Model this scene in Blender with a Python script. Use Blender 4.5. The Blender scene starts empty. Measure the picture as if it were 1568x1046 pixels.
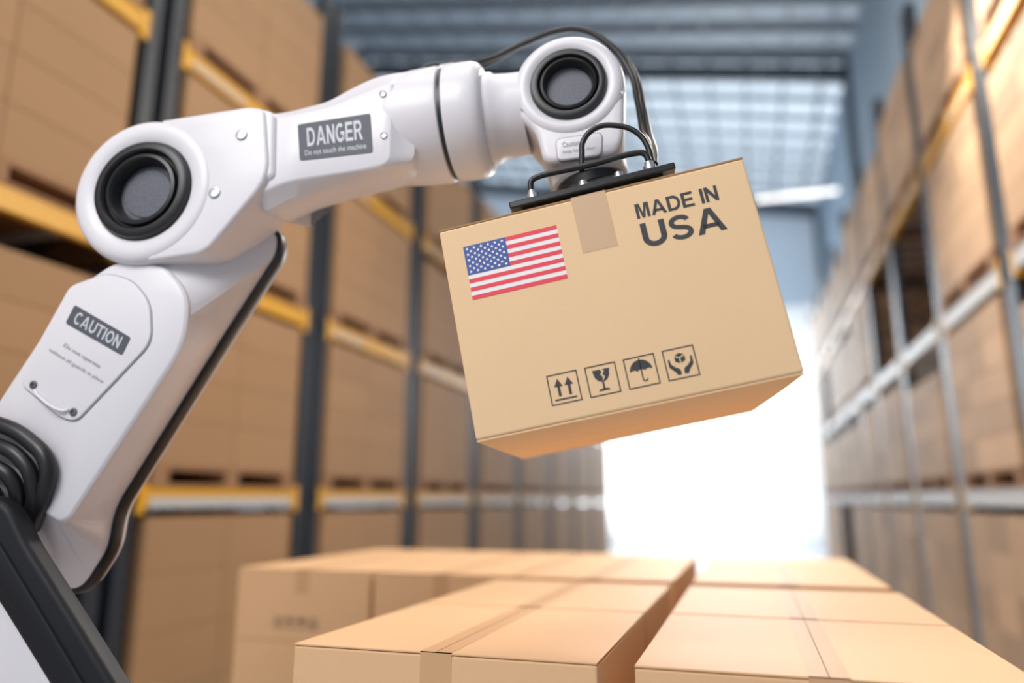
import bpy, bmesh, math, random
from mathutils import Vector, Matrix
random.seed(4)
scene=bpy.context.scene
try:
    scene.view_settings.view_transform='Standard'
except Exception: pass
CAMZ=1.65
# ------------------------------------------------------------------ materials
def newmat(name):
    m=bpy.data.materials.new(name); m.use_nodes=True
    nt=m.node_tree; b=nt.nodes['Principled BSDF']
    return m,nt,b
def N(nt,t,**k):
    n=nt.nodes.new(t)
    for a,v in k.items(): setattr(n,a,v)
    return n
def plain(name,col,rough=.5,metal=0.,coat=0.,noise=0.,nscale=40.,bump=0.,spec=.5):
    m,nt,b=newmat(name)
    b.inputs['Base Color'].default_value=(*col,1); b.inputs['Roughness'].default_value=rough
    b.inputs['Metallic'].default_value=metal; b.inputs['Coat Weight'].default_value=coat
    b.inputs['Coat Roughness'].default_value=.15
    b.inputs['Specular IOR Level'].default_value=spec
    if noise>0 or bump>0:
        tc=N(nt,'ShaderNodeTexCoord'); nz=N(nt,'ShaderNodeTexNoise'); nz.inputs['Scale'].default_value=nscale
        nz.inputs['Detail'].default_value=4
        nt.links.new(tc.outputs['Object'],nz.inputs['Vector'])
        if noise>0:
            r=N(nt,'ShaderNodeMapRange'); r.inputs['To Min'].default_value=1-noise; r.inputs['To Max'].default_value=1+noise
            nt.links.new(nz.outputs['Fac'],r.inputs['Value'])
            mx=N(nt,'ShaderNodeVectorMath',operation='SCALE'); mx.inputs[0].default_value=col
            nt.links.new(r.outputs[0],mx.inputs['Scale']); nt.links.new(mx.outputs[0],b.inputs['Base Color'])
        if bump>0:
            bp=N(nt,'ShaderNodeBump'); bp.inputs['Strength'].default_value=bump; bp.inputs['Distance'].default_value=.002
            nt.links.new(nz.outputs['Fac'],bp.inputs['Height']); nt.links.new(bp.outputs[0],b.inputs['Normal'])
    return m
def cardboard(name,col,attr=False,rough=.7,spec=.35):
    m,nt,b=newmat(name)
    b.inputs['Roughness'].default_value=rough; b.inputs['Specular IOR Level'].default_value=spec
    tc=N(nt,'ShaderNodeTexCoord')
    mp=N(nt,'ShaderNodeMapping'); mp.inputs['Scale'].default_value=(1,1,5)
    nt.links.new(tc.outputs['Object'],mp.inputs['Vector'])
    nz=N(nt,'ShaderNodeTexNoise'); nz.inputs['Scale'].default_value=60; nz.inputs['Detail'].default_value=5
    nt.links.new(mp.outputs[0],nz.inputs['Vector'])
    n2=N(nt,'ShaderNodeTexNoise'); n2.inputs['Scale'].default_value=3; nt.links.new(tc.outputs['Object'],n2.inputs['Vector'])
    ad=N(nt,'ShaderNodeMath',operation='ADD'); nt.links.new(nz.outputs['Fac'],ad.inputs[0]); nt.links.new(n2.outputs['Fac'],ad.inputs[1])
    r=N(nt,'ShaderNodeMapRange'); r.inputs['From Max'].default_value=2; r.inputs['To Min'].default_value=.93; r.inputs['To Max'].default_value=1.07
    nt.links.new(ad.outputs[0],r.inputs['Value'])
    mx=N(nt,'ShaderNodeVectorMath',operation='SCALE'); mx.inputs[0].default_value=col
    nt.links.new(r.outputs[0],mx.inputs['Scale'])
    out=mx.outputs[0]
    if attr:
        at=N(nt,'ShaderNodeAttribute',attribute_name='tint')
        m2=N(nt,'ShaderNodeVectorMath',operation='MULTIPLY'); nt.links.new(out,m2.inputs[0]); nt.links.new(at.outputs['Color'],m2.inputs[1]); out=m2.outputs[0]
    nt.links.new(out,b.inputs['Base Color'])
    bp=N(nt,'ShaderNodeBump'); bp.inputs['Strength'].default_value=.12; bp.inputs['Distance'].default_value=.001
    nt.links.new(nz.outputs['Fac'],bp.inputs['Height']); nt.links.new(bp.outputs[0],b.inputs['Normal'])
    return m
def emit(name,col,s,base=(.8,.8,.8)):
    m,nt,b=newmat(name)
    b.inputs['Base Color'].default_value=(*base,1); b.inputs['Roughness'].default_value=.8
    b.inputs['Emission Color'].default_value=(*col,1); b.inputs['Emission Strength'].default_value=s
    return m
WHITE=plain('robot_white_paint',(.76,.74,.78),.40,coat=.15)
WHITE2=plain('robot_white_panel',(.79,.77,.81),.45)
GREYW=plain('robot_grey_line',(.34,.34,.39),.5)
BLACK=plain('black_rubber',(.012,.012,.014),.38)
BLKM=plain('black_metal',(.02,.021,.024),.3,metal=.3)
DISC=plain('speckled_cap',(.11,.115,.14),.5,metal=.2,noise=.6,nscale=250)
CHROME=plain('screw_steel',(.6,.62,.66),.3,metal=.9)
LABEL=plain('label_grey',(.10,.108,.13),.5,spec=.3)
LTEXT=plain('label_text',(.60,.61,.66),.5)
DARKLINK=plain('dark_casing',(.014,.015,.019),.5,spec=.25)
CARD=cardboard('cardboard_kraft',(.84,.585,.34))
CARD2=cardboard('cardboard_stack',(.79,.50,.275),rough=.6,spec=.3)
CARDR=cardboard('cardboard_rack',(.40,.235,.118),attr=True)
CARDE=plain('cardboard_edge',(.36,.19,.08),.8,noise=.3,nscale=300)
TAPE=plain('packing_tape',(.62,.41,.245),.45)
TAPE2=plain('packing_tape_clear',(.66,.395,.21),.55,spec=.25)
INK=plain('print_ink',(.045,.046,.052),.6)
FRED=plain('flag_red',(.82,.06,.09),.6); FWHITE=plain('flag_white',(.88,.86,.84),.6); FBLUE=plain('flag_blue',(.055,.10,.34),.6)
POST=plain('rack_post_paint',(.020,.026,.038),.5)
YEL=plain('rack_beam_yellow',(.76,.39,.02),.45)
LGREY=plain('rack_beam_light',(.54,.55,.56),.5)
WOOD=plain('pallet_wood',(.34,.18,.09),.8,noise=.25,nscale=12)
FLOORM=plain('concrete_floor',(.42,.44,.47),.22,noise=.12,nscale=1.5)
WALLM=plain('corrugated_wall',(.44,.54,.63),.6)
FARW=emit('far_wall_glow',(.70,.84,1.0),.26,base=(.5,.58,.66))  # far wall; bluish brightness painted in as faint emission
ROOFM=plain('roof_sheet',(.38,.44,.50),.6)
STEEL=plain('roof_steel',(.09,.11,.135),.5)
SKYL=emit('skylight_panel',(.76,.89,1.0),.58,base=(.5,.55,.6))
LAMPM=emit('tube_lamp',(1,1,1),2)
DOORM,nt,b=newmat('opening_glow')  # bright far opening; its soft glow is painted in as an emission falloff
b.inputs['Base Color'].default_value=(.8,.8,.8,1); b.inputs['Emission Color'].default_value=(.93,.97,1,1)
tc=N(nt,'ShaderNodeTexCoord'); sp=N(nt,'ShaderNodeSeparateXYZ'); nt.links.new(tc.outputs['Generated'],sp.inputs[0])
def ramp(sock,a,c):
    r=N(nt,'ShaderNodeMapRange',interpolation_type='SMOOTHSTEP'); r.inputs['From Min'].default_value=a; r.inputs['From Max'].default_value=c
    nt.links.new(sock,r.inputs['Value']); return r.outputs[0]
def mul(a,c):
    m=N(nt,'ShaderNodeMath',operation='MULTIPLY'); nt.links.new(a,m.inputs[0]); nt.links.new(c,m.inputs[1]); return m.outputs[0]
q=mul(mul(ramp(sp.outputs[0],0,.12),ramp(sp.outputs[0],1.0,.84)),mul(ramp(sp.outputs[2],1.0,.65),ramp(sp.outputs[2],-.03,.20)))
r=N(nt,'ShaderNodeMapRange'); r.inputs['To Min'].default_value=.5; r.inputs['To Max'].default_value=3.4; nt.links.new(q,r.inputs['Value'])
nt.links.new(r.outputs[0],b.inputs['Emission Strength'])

# ------------------------------------------------------------------ helpers
def finish(me,angle=35,smooth=True):
    bm=bmesh.new(); bm.from_mesh(me); bmesh.ops.recalc_face_normals(bm,faces=bm.faces); bm.to_mesh(me); bm.free()
    if smooth:
        for p in me.polygons: p.use_smooth=True
        me.set_sharp_from_angle(angle=math.radians(angle))
def mkobj(name,verts,faces,mat,parent=None,smooth=True,angle=35,recalc=True):
    me=bpy.data.meshes.new(name); me.from_pydata([tuple(v) for v in verts],[],faces)
    for m in (mat if isinstance(mat,(list,tuple)) else [mat]): me.materials.append(m)
    if recalc: finish(me,angle,smooth)
    ob=bpy.data.objects.new(name,me); scene.collection.objects.link(ob)
    if parent: ob.parent=parent
    return ob
def empty(name,loc=(0,0,0),mat=None):
    e=bpy.data.objects.new(name,None); e.empty_display_size=.2; scene.collection.objects.link(e)
    if mat is not None: e.matrix_world=mat
    else: e.location=loc
    return e
def area2(p): return sum(p[i][0]*p[(i+1)%len(p)][1]-p[(i+1)%len(p)][0]*p[i][1] for i in range(len(p)))
def roundp(c,r,seg=6):
    c=[Vector(a) for a in c]; out=[]; n=len(c)
    for i in range(n):
        a=c[i-1];b=c[i];d=c[(i+1)%n]
        ea=a-b; ed=d-b
        rr=r[i] if isinstance(r,(list,tuple)) else r
        if rr==0: out.append(b.copy()); continue
        k=min(rr,.46*ea.length,.46*ed.length)
        p0=b+ea.normalized()*k; p1=b+ed.normalized()*k
        for j in range(seg+1):
            t=j/seg; out.append(p0*(1-t)**2+b*2*t*(1-t)+p1*t*t)
    return out
def offs(p,w):
    s=1 if area2(p)>0 else -1; n=len(p); out=[]
    for i in range(n):
        a=p[i-1];b=p[i];d=p[(i+1)%n]
        e1=(b-a); e2=(d-b)
        if e1.length<1e-7: e1=e2
        if e2.length<1e-7: e2=e1
        e1=e1.normalized(); e2=e2.normalized()
        n1=Vector((-e1.y,e1.x))*s; n2=Vector((-e2.y,e2.x))*s
        m=(n1+n2)
        if m.length<1e-6: m=n1
        m.normalize(); k=max(.5,m.dot(n1))
        out.append(b+m*(w/k))
    return out
class MB:
    def __init__(s): s.v=[];s.f=[];s.mi=[];s.tint=[]
    def box(s,a,b,mi=0,tint=1.0,M=None):
        x0,y0,z0=a;x1,y1,z1=b;o=len(s.v)
        vs=[Vector(q) for q in [(x0,y0,z0),(x1,y0,z0),(x1,y1,z0),(x0,y1,z0),(x0,y0,z1),(x1,y0,z1),(x1,y1,z1),(x0,y1,z1)]]
        if M: vs=[M@q for q in vs]
        s.v+=vs
        for q in [(0,3,2,1),(4,5,6,7),(0,1,5,4),(1,2,6,5),(2,3,7,6),(3,0,4,7)]:
            s.f.append([o+i for i in q]); s.mi.append(mi); s.tint.append(tint)
    def poly(s,pts,mi=0):
        o=len(s.v); s.v+=[Vector(p) for p in pts]; s.f.append(list(range(o,o+len(pts)))); s.mi.append(mi); s.tint.append(1)
    def bar(s,p,q,w,h,mi=0):
        p=Vector(p);q=Vector(q);d=q-p;L=d.length
        M=Matrix.Translation(p)@d.to_track_quat('X','Z').to_matrix().to_4x4()
        s.box((0,-w/2,-h/2),(L,w/2,h/2),mi,1,M)
    def make(s,name,mats,parent=None,tint=False,bevel=0,origin=None):
        me=bpy.data.meshes.new(name)
        o=Vector(origin) if origin else Vector((0,0,0))
        me.from_pydata([tuple(v-o) for v in s.v],[],s.f)
        for m in mats: me.materials.append(m)
        for p,i in zip(me.polygons,s.mi): p.material_index=i
        if tint:
            at=me.color_attributes.new('tint','FLOAT_COLOR','CORNER')
            for p,t in zip(me.polygons,s.tint):
                c=t if isinstance(t,tuple) else (t,t,t)
                for li in p.loop_indices: at.data[li].color=(*c,1)
        ob=bpy.data.objects.new(name,me); scene.collection.objects.link(ob); ob.location=o
        if parent: ob.parent=parent
        if bevel:
            b=ob.modifiers.new('bevel','BEVEL'); b.width=bevel; b.segments=2; b.limit_method='ANGLE'
        return ob
# ---- bold sans lettering built from strokes
def rect(x0,x1,z0,z1): return [(x0,z0),(x1,z0),(x1,z1),(x0,z1)]
def ribbon(pts,t):
    pts=[Vector(p) for p in pts]; L=[];R=[]
    for i,p in enumerate(pts):
        d=(pts[min(i+1,len(pts)-1)]-pts[max(i-1,0)]).normalized(); n=Vector((-d.y,d.x))*t/2
        L.append(p+n);R.append(p-n)
    return [[tuple(L[i]),tuple(L[i+1]),tuple(R[i+1]),tuple(R[i])] for i in range(len(pts)-1)]
def ell(cx,cy,rx,ry,a0,a1,n=18): return [(cx+rx*math.cos(math.radians(a0+(a1-a0)*i/n)),cy+ry*math.sin(math.radians(a0+(a1-a0)*i/n))) for i in range(n+1)]
def glyph(c):
    T=.2
    if c=='M': return [[(0,0),(0,1),(.28,1),(.43,.32),(.58,1),(.86,1),(.86,0),(.67,0),(.67,.76),(.52,0),(.34,0),(.19,.76),(.19,0)]],.86
    if c=='A': return [[(0,0),(.21,0),(.48,.78),(.37,1)],[(.96,0),(.75,0),(.48,.78),(.59,1)],[(.37,1),(.48,.78),(.59,1)],rect(.22,.74,.21,.38)],.96
    if c=='D': return [rect(0,T,0,1),rect(T,.40,.83,1),rect(T,.40,0,.17)]+ribbon([(.38,.915)]+ell(.38,.5,.36,.415,90,-90)+[(.38,.085)],.18),.84
    if c=='E': return [rect(0,T,0,1),rect(T,.72,.83,1),rect(T,.68,.42,.59),rect(T,.74,0,.17)],.74
    if c=='I': return [rect(0,T,0,1)],T
    if c=='N': return [[(0,0),(0,1),(.2,1),(.61,.36),(.61,1),(.8,1),(.8,0),(.6,0),(.19,.63),(.19,0)]],.8
    if c=='U': return [rect(0,T,.38,1),rect(.62,.82,.38,1)]+ribbon([(.1,.40)]+ell(.41,.38,.31,.29,180,360)+[(.72,.40)],T),.82
    if c=='S': return ribbon(ell(.385,.715,.275,.20,15,245,20)+ell(.40,.285,.29,.20,72,-165,24),.175),.79
    if c=='G': return ribbon(ell(.45,.5,.355,.415,48,335,26),.185)+[rect(.48,.88,.40,.56),rect(.70,.88,.12,.42)],.88
    if c=='C': return ribbon(ell(.44,.5,.345,.415,45,315,26),.185),.80
    if c=='O': return ribbon(ell(.46,.5,.365,.415,0,360,30),.185),.92
    if c=='R': return [rect(0,T,0,1),rect(T,.44,.83,1),rect(T,.46,.40,.56),[(.38,.44),(.58,.46),(.86,0),(.62,0)]]+ribbon(ell(.44,.70,.24,.215,90,-90),.18),.84
    if c=='T': return [rect(0,.8,.83,1),rect(.3,.5,0,.83)],.8
    return [],.26
def lettering(s,gap=.09):
    P=[];x=0
    for c in s:
        g,w=glyph(c)
        for p in g: P.append([(a+x,b) for a,b in p])
        x+=w+gap
    W=x-gap
    return [[(a/W,b) for a,b in p] for p in P]
def text_geo(s,bold=0.,space=1.0):
    cu=bpy.data.curves.new('t','FONT'); cu.body=s; cu.size=1; cu.offset=bold; cu.space_character=space; cu.align_x='CENTER'
    ob=bpy.data.objects.new('t',cu); scene.collection.objects.link(ob)
    dg=bpy.context.evaluated_depsgraph_get(); me=bpy.data.meshes.new_from_object(ob.evaluated_get(dg))
    vs=[v.co.copy() for v in me.vertices]; fs=[tuple(p.vertices) for p in me.polygons]
    bpy.data.objects.remove(ob)
    x0=min(v.x for v in vs);x1=max(v.x for v in vs);y0=min(v.y for v in vs);y1=max(v.y for v in vs)
    return [((v.x-x0)/(x1-x0),(v.y-y0)/(y1-y0)) for v in vs],fs
# ------------------------------------------------------------------ robot frame
RA=math.radians(8.46)
BX,BY=-1.05,1.52
RZ=Matrix.Rotation(RA,4,'Z')
robot=empty('robot_arm',mat=RZ@Matrix.Translation((BX,BY,0)))
def C(x,y,z): return Vector((x-BX,y-BY,z+CAMZ))
def mm(l): return [Vector((a/1000,b/1000)) for a,b in l]
def loft(name,rings,mat,parent=robot,angle=35):
    v=[];f=[];n=len(rings[0][1])
    for y,p in rings: v+=[C(q[0],y,q[1]) for q in p]
    for k in range(len(rings)-1):
        for i in range(n):
            j=(i+1)%n; f.append((k*n+i,k*n+j,(k+1)*n+j,(k+1)*n+i))
    f.append(tuple(range(n))); f.append(tuple(range((len(rings)-1)*n,len(rings)*n)))
    return mkobj(name,v,f,mat,parent,angle=angle)
def prism(name,pts,y0,y1,w,mat,seg=4):
    R=[]
    for k in range(seg+1):
        a=math.pi/2*k/seg
        R.append((y0+w*(1-math.cos(a)),offs(pts,w*(1-math.sin(a)))))
    for k in range(seg,-1,-1):
        a=math.pi/2*k/seg
        R.append((y1-w*(1-math.cos(a)),offs(pts,w*(1-math.sin(a)))))
    return loft(name,R,mat)
def lathe(name,org,ax,prof,mat,seg=72,parent=robot,conv=True,angle=35):
    org=Vector(org);ax=Vector(ax).normalized()
    t1=ax.orthogonal().normalized(); t2=ax.cross(t1)
    v=[];f=[]
    for t,r in prof:
        r=max(r,1e-5)
        for i in range(seg):
            a=2*math.pi*i/seg; p=org+ax*t+(t1*math.cos(a)+t2*math.sin(a))*r
            v.append(C(*p) if conv else p)
    for k in range(len(prof)-1):
        for i in range(seg):
            j=(i+1)%seg; f.append((k*seg+i,k*seg+j,(k+1)*seg+j,(k+1)*seg+i))
    return mkobj(name,v,f,mat,parent,angle=angle)
def tube(name,pts,r,mat,parent=robot,conv=True):
    cu=bpy.data.curves.new(name,'CURVE'); cu.dimensions='3D'; cu.bevel_depth=r; cu.bevel_resolution=5; cu.use_fill_caps=True; cu.resolution_u=10
    s=cu.splines.new('BEZIER'); s.bezier_points.add(len(pts)-1)
    for b,p in zip(s.bezier_points,pts):
        b.co=C(*p) if conv else Vector(p); b.handle_left_type=b.handle_right_type='AUTO'
    cu.materials.append(mat)
    ob=bpy.data.objects.new(name,cu); scene.collection.objects.link(ob); ob.parent=parent
    return ob
# --- elbow joint
E=(-1.087,0,.694)
lathe('elbow_hub',E,(0,1,0),[(1.64,.0),(1.64,.14),(1.62,.165),(1.60,.175),(1.456,.175),(1.446,.171),(1.440,.162),(1.438,.150),(1.440,.132),(1.446,.121),(1.50,.114),(1.50,0)],WHITE,96,angle=50)
lathe('elbow_bearing',E,(0,1,0),[(1.47,.121),(1.444,.119),(1.434,.115),(1.430,.108),(1.430,.098),(1.436,.093),(1.446,.091),(1.446,.088),(1.434,.085),(1.432,.078),(1.438,.073),(1.465,.069),(1.485,.068),(1.485,.05)],BLACK,96)
lathe('elbow_cap',E,(0,1,0),[(1.466,.0685),(1.466,.060),(1.463,.058),(1.463,0)],DISC,64)
bite=[Vector((E[0]+.136*math.cos(math.radians(a)),E[2]+.136*math.sin(math.radians(a)))) for a in range(-78,79,6)]
F1=mm([(-1058,868),(-841,884),(-800,874),(-777,705),(-918,533),(-1058,521)])
F1r=roundp(F1,[0,.05,.04,.05,.03,0])+bite
# housing body: quads bridge the outer contour and the bearing bite, so the cap stays a clean C-shape
def housing():
    w=.010; seg=4; n=len(F1r); rings=[]
    for k in range(seg+1):
        a=math.pi/2*k/seg; rings.append((1.4425+w*(1-math.cos(a)),offs(F1r,w*(1-math.sin(a)))))
    rings.append((1.60,offs(F1r,0)))
    v=[];f=[]
    for y,p in rings: v+=[C(q[0],y,q[1]) for q in p]
    for k in range(len(rings)-1):
        for i in range(n):
            j=(i+1)%n; f.append((k*n+i,k*n+j,(k+1)*n+j,(k+1)*n+i))
    from mathutils.geometry import tessellate_polygon
    for k in (0,len(rings)-1):
        for t in tessellate_polygon([[Vector((q[0],q[1],0)) for q in rings[k][1]]]): f.append(tuple(k*n+i for i in t))
    mkobj('elbow_housing',v,f,WHITE,robot,angle=35)
housing()
# --- forearm
F2=mm([(-829,856),(-753,863),(-648,877),(-590,899),(-530,920),(-500,925),(-500,722),(-559,712),(-650,704),(-743,696),(-816,665)])
S2=mm([(-829,885),(-770,885),(-666,904),(-612,933),(-545,960),(-470,964),(-455,738),(-548,712),(-640,698),(-745,672),(-815,635)])
rr=[.02,.03,.04,.04,.05,.03,.03,.05,.05,.05,.03]
F2r=roundp(F2,rr);S2r=roundp(S2,rr)
loft('forearm',[(1.458,offs(F2r,.007)),(1.460,offs(F2r,.003)),(1.464,F2r),(1.488,S2r),(1.50,offs(S2r,-.002)),(1.56,offs(S2r,.004)),(1.60,offs(S2r,.015)),(1.64,offs(S2r,.032)),(1.66,offs(S2r,.045))],WHITE,angle=30)
rd=roundp(mm([(-842,884),(-800,878),(-776,862),(-768,708),(-795,697),(-838,695)]),.02)
prism('forearm_collar_ridge',rd,1.449,1.56,.014,WHITE)
AX=Vector((.369,0,.0255)).normalized()
A0=Vector((-.550,1.585,.864))
lathe('forearm_barrel',A0,AX,[(-.05,.05),(-.045,.09),(-.035,.105),(-.018,.116),(.005,.124),(.04,.130),(.08,.134),(.136,.1355),(.145,.134),(.148,.128)],WHITE,96)
lathe('forearm_gap_seal',A0,AX,[(.13,.129),(.168,.129)],BLACK,96)
lathe('forearm_ring',A0,AX,[(.156,.126),(.159,.134),(.164,.1355),(.200,.1355),(.222,.134),(.235,.129),(.243,.120),(.246,.108),(.246,.09)],WHITE,96)
lathe('wrist_neck',A0,AX,[(.24,.106),(.262,.105),(.27,.099),(.30,.096),(.335,.095),(.335,0)],WHITE,96)
# --- wrist
Wc=(-.110,0,.901)
lathe('wrist_hub',Wc,(0,1,0),[(1.71,0),(1.71,.09),(1.70,.11),(1.68,.122),(1.66,.124),(1.515,.124),(1.502,.121),(1.493,.113),(1.489,.103),(1.491,.094),(1.496,.086),(1.55,.080),(1.55,0)],WHITE,96,angle=50)
lathe('wrist_bearing',Wc,(0,1,0),[(1.51,.087),(1.493,.0855),(1.486,.082),(1.484,.076),(1.485,.069),(1.492,.066),(1.497,.065),(1.488,.062),(1.486,.057),(1.491,.053),(1.525,.050),(1.525,.04)],BLACK,96)
lathe('wrist_cap',Wc,(0,1,0),[(1.512,.0505),(1.512,0)],DISC,64)
bw=[Vector((Wc[0]+.102*math.cos(math.radians(a)),Wc[2]+.102*math.sin(math.radians(a)))) for a in range(-10,-171,-8)]
S3=mm([(-228,870),(-222,835),(-182,792),(-168,715),(-8,728),(6,764),(12,880)])
S3r=roundp(S3,[.002,.04,.03,.03,.025,.03,.002])+bw
prism('wrist_body',S3r,1.497,1.70,.014,WHITE,6)
pl=roundp(mm([(-139,770),(-40,778),(-42,727),(-136,721)]),.012)
prism('wrist_badge',pl,1.4935,1.51,.0015,WHITE2,2)
prism('wrist_badge_rim',offs(pl,-.0025),1.4950,1.51,.0008,GREYW,2)
# --- upper arm
F4=mm([(-1151,533),(-1028,519),(-957,447),(-958,329),(-1188,-41),(-1210,-52),(-1258,-27),(-1362,7),(-1537,-21),(-1391,237),(-1254,468)])
B4=mm([(-1150,560),(-835,640),(-830,585),(-946,395),(-1190,-20),(-1196,-110),(-1260,-215),(-1400,-130),(-1600,-60),(-1420,240),(-1290,480)])
r4=[.03,.03,.06,.06,.015,.015,.02,.03,.05,.04,.05]
F4r=roundp(F4,r4);B4r=roundp(B4,[.03,.03,.03,.06,.04,.03,.05,.04,.05,.05,.05])
loft('upper_arm',[(1.460,offs(F4r,.010)),(1.462,offs(F4r,.005)),(1.467,offs(F4r,.001)),(1.474,F4r),(1.60,B4r),(1.66,B4r),(1.70,offs(B4r,.03))],WHITE,angle=30)
prism('upper_arm_seal',offs(B4r,-.013),1.605,1.635,.004,BLACK,2)
P4=roundp(mm([(-1165,503),(-1097,483),(-1047,428),(-1034,338),(-1196,166),(-1235,176),(-1343,251),(-1341,288),(-1252,476),(-1220,486)]),.03)
prism('access_panel',P4,1.454,1.47,.003,WHITE2,3)
prism('access_panel_outline',offs(P4,-.0025),1.4588,1.47,.0005,GREYW,2)  # thin grey sheet slightly larger than the panel
for i,(x,z) in enumerate([(-1310,250),(-1202,187)]):
    lathe('panel_screw_%d'%i,(x/1000,0,z/1000),(0,1,0),[(1.46,.009),(1.4515,.009),(1.4505,.007),(1.4505,.004),(1.453,.0035),(1.453,0)],DISC,24)
for i,(x,z) in enumerate([(-1363,150),(-1275,92)]):
    lathe('arm_screw_%d'%i,(x/1000,0,z/1000),(0,1,0),[(1.47,.010),(1.4575,.010),(1.4565,.008),(1.4565,.004),(1.459,.0035),(1.459,0)],DISC,24)
for i,(x,z) in enumerate([(-852,812),(-906,675)]):
    lathe('elbow_screw_%d'%i,(x/1000,0,z/1000),(0,1,0),[(1.45,.0135),(1.4400,.0135),(1.4385,.011),(1.4385,.009),(1.441,.008),(1.441,0)],CHROME,24)
for i,(x,z) in enumerate([(-525,893),(-519,791)]):
    lathe('forearm_screw_%d'%i,(x/1000,0,z/1000),(0,1,0),[(1.49,.008),(1.4552,.008),(1.4545,.006),(1.457,.004),(1.457,0)],CHROME,24)
tube('panel_handle',[(-1.305,1.452,.238),(-1.29,1.447,.225),(-1.225,1.447,.19),(-1.215,1.452,.192)],.003,WHITE2)
# labels
def quadlabel(name,q,y,rows,plate=True):
    q=[Vector((a/1000,b/1000)) for a,b in q]  # TL TR BR BL
    def bil(s,t):
        return q[3]*(1-s)*(1-t)+q[2]*s*(1-t)+q[1]*s*t+q[0]*(1-s)*t
    if plate:
        prism(name+'_plate',roundp([q[0],q[1],q[2],q[3]],.006,3),y-.0008,y+.004,.0004,LABEL,1)
    v=[];f=[]
    def put(pt,s0,s1,t0,t1):
        p=bil(s0+(s1-s0)*pt[0],t0+(t1-t0)*pt[1]); v.append(C(p.x,y-.0014,p.y))
    for (txt,s0,s1,t0,t1,big) in rows:
        if big:
            for p in lettering(txt,.12):
                o=len(v)
                for pt in p: put(pt,s0,s1,t0,t1)
                f.append(tuple(range(o,o+len(p))))
        else:
            vs,fs=text_geo(txt,.006); o=len(v)
            for pt in vs: put(pt,s0,s1,t0,t1)
            f+=[tuple(o+i for i in g) for g in fs]
    mkobj(name+'_text',v,f,LTEXT if plate else GREYW,robot,smooth=False,recalc=False)
quadlabel('danger_label',[(-725,835),(-553,848),(-543,752),(-714,745)],1.4575,[('DANGER',.12,.88,.36,.86,1),('Do not touch the machine',.08,.92,.12,.26,0)])
quadlabel('caution_label',[(-1232,431),(-1083,350),(-1100,310),(-1250,389)],1.4535,[('CAUTION',.10,.90,.20,.82,1)])
quadlabel('caution_notes',[(-1262,372),(-1112,290),(-1150,225),(-1300,305)],1.4535,[('Do not operate',.18,.82,.64,.78,0),('without all guards in place',.02,.98,.32,.45,0)],plate=False)
quadlabel('wrist_badge_note',[(-135,770),(-44,777),(-46,729),(-133,723)],1.4935,[('Caution',.1,.5,.55,.8,0),('keep hands clear',.1,.9,.2,.4,0)],plate=False)
# hose bundle + base
tube('hose_1',[(-1.62,1.44,.16),(-1.50,1.44,.176),(-1.385,1.44,.165),(-1.29,1.44,.125),(-1.238,1.44,.073),(-1.245,1.45,.01),(-1.29,1.48,-.06)],.017,BLACK)
tube('hose_2',[(-1.60,1.43,.12),(-1.485,1.43,.134),(-1.368,1.43,.118),(-1.292,1.43,.082),(-1.265,1.44,.03),(-1.29,1.47,-.06)],.016,BLACK)
tube('hose_3',[(-1.58,1.42,.07),(-1.466,1.42,.083),(-1.351,1.42,.070),(-1.305,1.43,.035),(-1.31,1.46,-.05)],.016,BLACK)
tube('hose_4',[(-1.58,1.41,.02),(-1.45,1.41,.04),(-1.36,1.42,.025),(-1.335,1.45,-.05)],.018,BLACK)
prism('shoulder_link',roundp(mm([(-1440,10),(-1320,10),(-1272,-12),(-1222,-85),(-1080,-243),(-820,-540),(-970,-580),(-1120,-362),(-1272,-195),(-1420,-80)]),.03),1.385,1.44,.014,DARKLINK)
prism('shoulder_link_rib',roundp(mm([(-1400,-35),(-1330,-30),(-1270,-90),(-1120,-262),(-880,-540),(-930,-560),(-1120,-320),(-1280,-150)]),.02),1.378,1.40,.005,DARKLINK,2)
prism('shoulder_fairing',roundp(mm([(-1520,-60),(-1420,-60),(-1260,-190),(-1100,-375),(-980,-600),(-1443,-660),(-1520,-400)]),.05),1.40,1.452,.02,WHITE)
lathe('shoulder_joint',(-1.40,0,-.10),(0,1,0),[(1.68,0),(1.68,.10),(1.66,.12),(1.44,.12),(1.43,.11),(1.43,0)],WHITE,64)
lathe('base_turret',(BX-.05,BY,0),(0,0,1),[(-.47,0),(-.47,.18),(-.50,.215),(-.85,.225),(-.88,.235),(-1.20,.235),(-1.22,.22),(-1.22,0)],WHITE,64)
lathe('base_plinth',(BX-.05,BY,0),(0,0,1),[(-1.2,0),(-1.2,.235),(-1.23,.25),(-1.58,.25),(-1.60,.275),(-1.65,.275),(-1.65,0)],DARKLINK,64)
# cables
tube('wrist_cable',[(-.50,1.56,.97),(-.464,1.57,1.02),(-.406,1.58,1.032),(-.333,1.6,1.045),(-.228,1.6,1.082),(-.148,1.6,1.108),(-.093,1.6,1.108),(-.035,1.6,1.075),(.024,1.6,.990),(.042,1.58,.89),(.05,1.55,.80),(.058,1.50,.745),(.062,1.47,.69)],.0075,BLACK)
tube('wrist_cable_b',[(-.47,1.60,1.00),(-.40,1.61,1.042),(-.32,1.625,1.058),(-.22,1.625,1.099),(-.14,1.625,1.124),(-.085,1.625,1.122),(-.02,1.625,1.08),(.036,1.62,.995),(.055,1.6,.89),(.064,1.56,.80),(.072,1.52,.74),(.07,1.48,.69)],.0065,BLACK)
tube('air_hose',[(-.082,1.45,.672),(-.081,1.45,.71),(-.078,1.45,.738),(-.051,1.45,.766),(-.006,1.45,.768),(.034,1.45,.749),(.056,1.45,.713),(.062,1.45,.668)],.006,BLACK)
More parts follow.
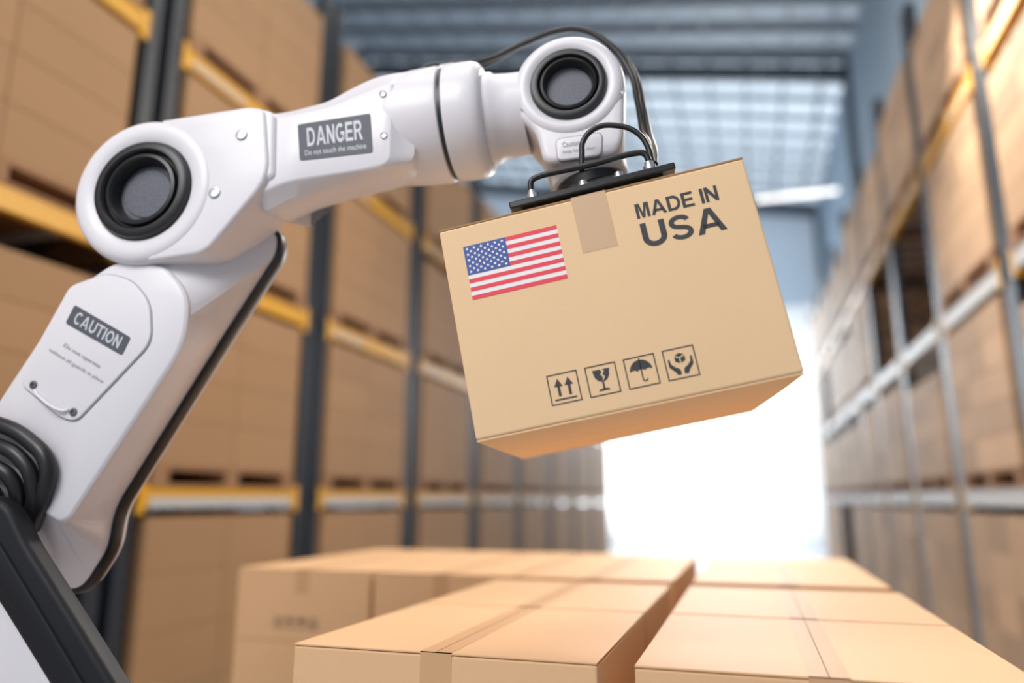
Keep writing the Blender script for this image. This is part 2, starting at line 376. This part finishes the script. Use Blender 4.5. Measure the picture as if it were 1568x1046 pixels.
lathe('cable_clip',(-.425,1.58,1.015),AX,[(0,.001),(0,.016),(.035,.016),(.035,.001)],WHITE,24)
# --- gripper in box frame
al=math.radians(10.87); U=Vector((math.cos(al),0,math.sin(al))); Wv=Vector((-math.sin(al),0,math.cos(al)))
O=Vector((-.362,0,.522))
def G(x,y,w):
    p=O+U*x+Wv*w; return (p.x,y,p.z)
def gbox(name,x0,x1,y0,y1,w0,w1,mat,bev=.004):
    mb=MB(); mb.box((x0,y0,w0),(x1,y1,w1)); mb.v=[C(*G(*q)) for q in mb.v]
    return mb.make(name,[mat],robot,bevel=bev)
gbox('gripper_foam',.165,.462,1.44,1.76,.001,.037,BLACK,.003)
gbox('gripper_plate',.142,.486,1.42,1.78,.037,.052,BLKM,.003)
gbox('gripper_rail_front',.20,.43,1.46,1.49,.052,.068,BLKM,.004)
gbox('gripper_rail_rear',.20,.43,1.71,1.74,.052,.068,BLKM,.004)
gbox('gripper_crossbar',.27,.37,1.46,1.74,.052,.075,BLKM,.004)
for i,yy in enumerate((1.435,1.765)):
    tube('gripper_handle_%d'%i,[G(.193,yy,.05),G(.193,yy,.082),G(.197,yy,.092),G(.208,yy,.097),G(.32,yy,.096),G(.422,yy,.096),G(.433,yy,.092),G(.438,yy,.082),G(.438,yy,.05)],.0065,BLKM)
for i,(gx,gy) in enumerate([(.193,1.435),(.438,1.435),(.193,1.765),(.438,1.765),(.375,1.45),(.30,1.45)]):
    lathe('gripper_foot_%d'%i,G(gx,gy,.05),Wv,[(0,.013),(.012,.013),(.014,.009),(.02,.009),(.02,0)],CHROME,20)
lathe('tool_flange',G(.322,1.60,.05),Wv,[(0,0),(0,.088),(.018,.092),(.024,.082),(.03,.068),(.052,.066),(.056,.074),(.075,.076),(.08,.070),(.13,.068),(.14,.0)],BLACK,64)
lathe('tool_collar',G(.322,1.60,.128),Wv,[(0,.05),(0,.080),(.006,.086),(.03,.088),(.05,.085),(.06,.05)],WHITE,64)

# ------------------------------------------------------------------ held carton
HM=RZ@Matrix.Translation((O.x,1.356,O.z+CAMZ))@Matrix.Rotation(-al,4,'Y')
held=empty('cardboard_box',mat=HM)
W_,H_,D_=.60,.4264,.596
mb=MB(); mb.box((0,0,-H_+.004),(W_,D_,-.004)); mb.make('box_body',[CARD],held,bevel=.004)
mb=MB()
mb.box((.001,.0015,-.0035),(W_-.001,D_/2-.001,-.0003)); mb.box((.001,D_/2+.001,-.0035),(W_-.001,D_-.0015,-.0003))
mb.box((.001,.0015,-H_+.0003),(W_-.001,D_/2-.001,-H_+.0035)); mb.box((.001,D_/2+.001,-H_+.0003),(W_-.001,D_-.0015,-H_+.0035))
mb.make('box_flaps',[CARD],held)
mb=MB(); mb.box((.0005,.0008,-.0042),(W_-.0005,.0025,-.0008)); mb.make('box_flap_edge',[CARDE],held)
mb=MB(); mb.box((.267,-.0005,-.116),(.335,.002,-.001)); mb.box((.267,-.0005,-.0005),(.335,.08,.0003)); mb.make('box_tape',[TAPE],held)
def decal(name,polys,mat,y,parent=held):
    mb=MB()
    for p in polys: mb.poly([(a,y,b) for a,b in p])
    return mb.make(name,[mat],parent)
fx0,fx1,fz1,fz0=.042,.229,-.047,-.157; sh=(fz1-fz0)/13
decal('flag_field',[rect(fx0,fx1,fz0,fz1)],FWHITE,-.0003)
decal('flag_stripes',[rect(fx0,fx1,fz1-(i+1)*sh,fz1-i*sh) for i in range(0,13,2)],FRED,-.0006)
cx1=.1265; cz0=fz1-7*sh
decal('flag_canton',[rect(fx0,cx1,cz0,fz1)],FBLUE,-.0009)
st=[]
def star(cx,cz,r):
    return [(cx+(r if k%2==0 else r*.42)*math.sin(k*math.pi/5),cz+(r if k%2==0 else r*.42)*math.cos(k*math.pi/5)) for k in range(10)]
for row in range(9):
    n=6 if row%2==0 else 5
    for k in range(n):
        px=fx0+(cx1-fx0)*((1+2*k)/12 if n==6 else (2+2*k)/12); pz=fz1-(fz1-cz0)*(row+1)/10
        st.append(star(px,pz,.0036))
decal('flag_stars',st,FWHITE,-.0012)
def fitletters(name,txt,x0,x1,z0,z1,gap):
    decal(name,[[(x0+(x1-x0)*a,z0+(z1-z0)*b) for a,b in p] for p in lettering(txt,gap)],INK,-.0006)
fitletters('print_made_in','MADE IN',.382,.538,-.0735,-.0435,.09)
fitletters('print_usa','USA',.383,.538,-.1335,-.0845,.10)
def icon_frame(x,z,s,t):
    return [rect(x,x+s,z-t,z),rect(x,x+s,z-s,z-s+t),rect(x,x+t,z-s+t,z-t),rect(x+s-t,x+s,z-s+t,z-t)]
def icons(x0,z,s,gap,t):
    P=[];X=[x0+i*(s+gap) for i in range(4)]
    for x in X: P+=icon_frame(x,z,s,t)
    S=lambda i,pts:[(X[i]+a*s,z-s+b*s) for a,b in pts]
    for c in (.33,.67):
        P.append(S(0,[(c-.045,.26),(c+.045,.26),(c+.045,.60),(c-.045,.60)])); P.append(S(0,[(c-.14,.58),(c+.14,.58),(c,.84)]))
    P.append(S(0,rect(.14,.86,.13,.18)))
    P.append(S(1,[(.22,.84),(.27,.60),(.36,.48),(.5,.43),(.52,.60),(.45,.68),(.52,.76),(.47,.84)]))
    P.append(S(1,[(.55,.84),(.60,.76),(.53,.68),(.60,.60),(.5,.43),(.64,.48),(.73,.60),(.78,.84)]))
    P.append(S(1,rect(.47,.53,.2,.46))); P.append(S(1,[(.32,.15),(.68,.15),(.66,.20),(.53,.23),(.47,.23),(.34,.20)]))
    P.append(S(2,[(.14,.52)]+[(a,b) for a,b in ell(.5,.52,.36,.36,180,0,14)][1:]+[(.80,.56),(.74,.57),(.68,.56),(.62,.52),(.56,.56),(.5,.57),(.44,.56),(.38,.52),(.32,.56),(.26,.57),(.20,.56)]))
    P.append(S(2,rect(.48,.52,.25,.93)))
    P+=[S(2,g) for g in ribbon(ell(.57,.25,.07,.07,180,360,8),.04)]
    for sgn in (-1,1):
        P.append(S(3,[(.5+sgn*a,b) for a,b in [(.05,.14),(.17,.14),(.22,.24),(.38,.42),(.38,.66),(.33,.68),(.30,.50),(.22,.42),(.17,.46),(.22,.40),(.09,.34),(.05,.26)]]))
        P.append(S(3,[(.5+sgn*a,b) for a,b in [(.02,.50),(.16,.57),(.16,.72),(.02,.66)]]))
    P.append(S(3,[(.5,.70),(.64,.76),(.5,.83),(.36,.76)]))
    return P
decal('handling_icons',icons(.151,-.3325,.0575,.0145,.0022),INK,-.0006)

# ------------------------------------------------------------------ stacked cartons
def carton(name,x0,x1,y0,y1,z0,z1,marks=False):
    c=((x0+x1)/2,(y0+y1)/2,z0); e=empty(name,c)
    hx,hy,h=(x1-x0)/2,(y1-y0)/2,z1-z0
    mb=MB(); mb.box((-hx,-hy,0),(hx,hy,h-.0055)); mb.make('carton_body',[CARD2],e,bevel=.004)
    mb=MB()
    mb.box((-hx,-hy,h-.004),(-.001,hy,h)); mb.box((.001,-hy,h-.004),(hx,hy,h)); mb.make('carton_flaps',[CARD2],e,bevel=.0012)
    mb=MB(); mb.box((-hx+.003,-hy+.003,h-.006),(hx-.003,hy-.003,h-.003)); mb.make('carton_inner_flaps',[CARDE],e)
    w=.034
    mb=MB(); mb.box((-w,-hy-.0006,h-.10),(w,-hy+.002,h+.0005)); mb.box((-w,-hy-.0006,h-.001),(w,hy+.0006,h+.0005)); mb.box((-w,hy-.002,h-.10),(w,hy+.0006,h+.0005))
    mb.make('carton_tape',[TAPE2],e)
    mb=MB(); mb.box((-.0012,-hy+.002,h+.0004),(.0012,hy-.002,h+.0009)); mb.make('carton_seam',[CARDE],e)
    if marks:
        decal('carton_marks',icons(-.13,-.0,.045,.012,.003),INK,0,e).location=(0,-hy-.001,h-.20)
TZ=1.35
fr=[(-.95,-.295),(-.225,.445)]; fy=[(1.47,2.135),(2.15,2.825)]
bk=[(-2.22,-1.56),(-1.545,-.93),(-.915,-.30),(-.225,.445)]; by=[(2.96,3.62),(3.635,4.31)]
for xs,ys in ((fr,fy),(bk,by)):
    low=MB()
    for a,b in xs:
        for c,d in ys:
            carton('cardboard_box',a,b,c,d,TZ-.30,TZ,marks=(a==-2.22))
            for L in range(3): low.box((a,c,.15+.3*L),(b,d,.15+.3*(L+1)-.002))
    low.make('stacked_cardboard_boxes',[CARD2],bevel=.006,origin=((xs[0][0]+xs[-1][1])/2,ys[0][0],.15))
def pallet_geo(mb,x0,x1,y0,y1,z,mi=0):
    n=7
    for i in range(n):
        yy=y0+(y1-y0)*i/n; mb.box((x0,yy+.01,z+.118),(x1,yy+(y1-y0)/n-.01,z+.14),mi)
    for i in range(3):
        xx=[x0,(x0+x1)/2-.05,x1-.10][i]
        mb.box((xx,y0,z+.098),(xx+.10,y1,z+.118),mi)
        mb.box((xx,y0,z),(xx+.10,y1,z+.02),mi)
        for yy in (y0,(y0+y1)/2-.06,y1-.12): mb.box((xx,yy,z+.02),(xx+.10,yy+.12,z+.098),mi)
for (x0,x1,y0,y1) in ((-.95,.445,1.47,2.825),(-2.22,-.94,2.96,4.31),(-.91,.445,2.96,4.31)):
    mb=MB(); pallet_geo(mb,x0,x1,y0,y1,0); mb.box((x0,y0,.14),(x1,y1,.15)); mb.make('wooden_pallet',[WOOD],origin=(x0,y0,0))

# ------------------------------------------------------------------ racks
def pallet_geo_r(mb,x0,x1,y0,y1,z):
    mb.box((x0,y0,z+.11),(x1,y1,z+.14)); mb.box((x0,y0,z),(x1,y1,z+.02))
    for i in range(3):
        yy=[y0,(y0+y1)/2-.07,y1-.14][i]; mb.box((x0,yy,z+.02),(x1,yy+.14,z+.11))
def rack(side,xf,xb,y0,pitch,n,cols,tintf,mats_lv,copy_dx=0,hw=.085):
    rk=MB(); ld=MB(); pw=MB()
    s=1 if xb>xf else -1
    lv=[1.73,3.25,4.77]
    def xb_(a,b): return (min(a,b),max(a,b))
    for k in range(n+1):
        y=y0+k*pitch
        spans=[(-hw,-.045),(.045,hw)] if side=='L' else [(-hw,hw)]
        for x in (xf,xb):
            a,b=xb_(x,x+s*.09 if x==xf else x-s*.09)
            for (u0,u1) in spans: rk.box((a,y+u0,0),(b,y+u1,6.45),0)
            a2,b2=xb_(x-s*.03,x+s*.12)
            if x==xf: rk.box((a2,y-hw-.03,0),(b2,y+hw+.03,.012),0)
        z=.2
        while z<6:
            rk.bar((xf+s*.05,y,z),(xb-s*.05,y,z+.55),.03,.03,0); rk.bar((xb-s*.05,y,z+.6),(xf+s*.05,y,z+1.15),.03,.03,0); z+=1.2
        for j in range(0,62):
            a,b=xb_(xf-s*.001,xf)
            rk.box((a,y-hw+.03,.15+j*.1),(b,y-hw+.045,.19+j*.1),3)
            rk.box((a,y+hw-.045,.15+j*.1),(b,y+hw-.03,.19+j*.1),3)
    for k in range(n):
        ya=y0+k*pitch+hw; yb=y0+(k+1)*pitch-hw
        for li,z in enumerate(lv):
            for x in (xf,xb):
                a,b=xb_(x-s*.01 if x==xf else x+s*.01,x+s*.05 if x==xf else x-s*.05)
                rk.box((a,ya,z-.13),(b,yb,z),mats_lv[li])
                rk.box((a-.004,ya,z-.17),(b+.004,ya+.06,z+.03),1); rk.box((a-.004,yb-.06,z-.17),(b+.004,yb,z+.03),1)
            a,b=xb_(xf-s*.013,xf-s*.010)
            if mats_lv[li]==1: rk.box((a,ya+.1,z-.135 if li==0 else z-.10),(b,yb-.1 if li==0 else ya+.7,z-.065),2)
            for q in range(4):
                yy=ya+(yb-ya)*(q+.5)/4; rk.box((min(xf,xb)+.05,yy-.02,z-.05),(max(xf,xb)-.05,yy+.02,z-.001),2)
        for li,z in enumerate([0]+lv):
            if side=='R' and random.random()<.10: continue
            g=.05+random.random()*.05
            a,b=xb_(xf-s*.02,xb+s*.02)
            pallet_geo_r(pw,a,b,ya+g,yb-g,z)
            hgt=1.40 if li==0 else random.choice([1.20,1.20,1.12,1.05] if side=='L' else [1.18,1.0,1.1,.95])
            rows=4 if side=='L' else 5
            L=(yb-ya-2*g)/cols
            for c in range(cols):
                for r in range(rows):
                    for dd in range(2):
                        xa,xb2=(a+(b-a)*dd/2,a+(b-a)*(dd+1)/2)
                        t=tintf()
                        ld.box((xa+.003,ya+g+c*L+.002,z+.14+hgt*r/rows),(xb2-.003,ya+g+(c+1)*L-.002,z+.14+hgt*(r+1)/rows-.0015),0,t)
    e=empty('pallet_rack',(xf,y0,0)) 
    parts=[rk.make('rack_frame',[POST,YEL,LGREY,BLACK],e),pw.make('rack_pallets',[WOOD],e),ld.make('palletized_cartons',[CARDR],e,tint=True,bevel=.005)]
    for o in parts: o.location=(-xf,-y0,0)
    if copy_dx:
        e2=empty('pallet_rack',(xf+copy_dx,y0,0))
        for o in parts:
            c=o.copy(); scene.collection.objects.link(c); c.parent=e2; c.location=(-xf,-y0,0)
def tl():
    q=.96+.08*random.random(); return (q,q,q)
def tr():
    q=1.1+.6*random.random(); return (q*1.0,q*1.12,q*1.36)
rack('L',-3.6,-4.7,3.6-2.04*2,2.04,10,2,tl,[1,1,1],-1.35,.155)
rack('R',1.75,2.85,5.6-1.88*2,1.88,10,3,tr,[2,2,1],0,.12)

# ------------------------------------------------------------------ building
YN,YF=-9.,30.
mb=MB(); mb.box((-25,YN,-.2),(3.3,60,0)); mb.make('floor',[FLOORM])
mb=MB(); mb.box((3.2,YN,0),(3.4,YF,13.0))
y=YN
while y<YF: mb.box((3.14,y,0),(3.2,y+.15,13.0)); y+=.5
mb.make('wall_right',[WALLM])
mb=MB(); mb.box((-25.2,YN,0),(-25,YF,13.2)); mb.make('wall_left',[WALLM])
zr=lambda x: 12.95+(3.2-x)*.2 if x>-11 else 12.95+14.2*.2-(-11-x)*.2
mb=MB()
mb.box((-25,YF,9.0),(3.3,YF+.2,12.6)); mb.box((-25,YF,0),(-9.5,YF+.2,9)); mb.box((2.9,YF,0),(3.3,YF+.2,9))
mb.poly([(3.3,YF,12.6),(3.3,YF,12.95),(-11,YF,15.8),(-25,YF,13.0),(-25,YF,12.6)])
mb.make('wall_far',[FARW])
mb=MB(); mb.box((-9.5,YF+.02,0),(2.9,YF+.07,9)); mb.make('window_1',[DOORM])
mb=MB()
def slab(ya,yb,mi):
    for xa,xb in ((3.35,-11),(-11,-25.1)):
        p=[(xa,ya,zr(xa)),(xb,ya,zr(xb)),(xb,yb,zr(xb)),(xa,yb,zr(xa))]
        mb.poly(p,mi); mb.poly([(a,b,c+.1) for a,b,c in p],0)
slab(YN,19.6,0); slab(19.6,YF,1)
mb.make('ceiling',[ROOFM,SKYL])
mb=MB()
y=YN+.5
while y<YF:
    for xa,xb in ((3.2,-11),(-11,-25)): mb.bar((xa,y,zr(xa)-.1),(xb,y,zr(xb)-.1),.10,.14,0)
    y+=1.15
x=2.6
while x>-25:
    mb.bar((x,YN,zr(x)-.06),(x,YF,zr(x)-.06),.08,.1,0); x-=1.0
for yy in (-.4,9.6,19.6,29.6):
    for xa,xb in ((3.2,-11),(-11,-25)):
        mb.bar((xa,yy,zr(xa)-.35),(xb,yy,zr(xb)-.35),.22,.45,1)
    mb.box((3.0,yy-.15,0),(3.2,yy+.15,12.9),1)
mb.make('roof_purlins',[plain('purlin_grey',(.22,.265,.31),.5),STEEL])
e=empty('pendant_tube_lamp',(1.37,16.5,8.2))
mb=MB(); mb.box((-.85,-.06,-.03),(.85,.06,.02)); mb.make('tube',[LAMPM],e)
mb=MB(); mb.box((-.88,-.09,.02),(.88,.09,.07)); mb.box((-.6,-.01,.07),(-.58,.01,5.1)); mb.box((.58,-.01,.07),(.6,.01,4.9)); mb.make('housing',[LGREY],e)

# ------------------------------------------------------------------ lights
def alight(name,loc,target,size,energy,col,sy=None):
    l=bpy.data.lights.new(name,'AREA'); l.shape='RECTANGLE'; l.size=size; l.size_y=sy or size; l.energy=energy; l.color=col
    o=bpy.data.objects.new(name,l); scene.collection.objects.link(o); o.location=loc
    o.rotation_euler=(Vector(target)-Vector(loc)).to_track_quat('-Z','Y').to_euler()
alight('added_key_light',(-1.3,-1.6,4.5),(-.3,1.5,1.9),2.0,122,(1,.97,.955))  # added key lamp for the robot and held box, no fixture there
alight('overhead_fill_a',(-1.0,2.0,11.0),(-1.0,2.0,0),5,290,(1,.96,.90),7)  # unseen lamp added under the roof to brighten stacks and racks
alight('overhead_fill_b',(-1.0,9.0,11.6),(-1.0,10.0,0),4,360,(1,.96,.90),4)  # second added overhead lamp, above the view, for racks further back
alight('added_rim_light',(.6,6.0,5.6),(-.4,2.2,1.5),1.2,180,(1,.91,.79))  # added area lamp, backlights the carton tops
alight('aisle_end_daylight',(-1.0,27.5,6.5),(0,15,2.5),5,1100,(.88,.94,1),5)
w=bpy.data.worlds.new('World'); scene.world=w; w.use_nodes=True
w.node_tree.nodes['Background'].inputs[0].default_value=(.92,.945,1,1); w.node_tree.nodes['Background'].inputs[1].default_value=.70

# ------------------------------------------------------------------ camera
cd=bpy.data.cameras.new('camera'); cam=bpy.data.objects.new('camera',cd); scene.collection.objects.link(cam)
cam.location=(0,0,CAMZ); cam.rotation_euler=(math.radians(102.0),0,math.radians(17.46))
cd.sensor_width=36; cd.lens=26.13; cd.clip_end=200
cd.dof.use_dof=True; cd.dof.focus_distance=1.48; cd.dof.aperture_fstop=.74
scene.camera=cam
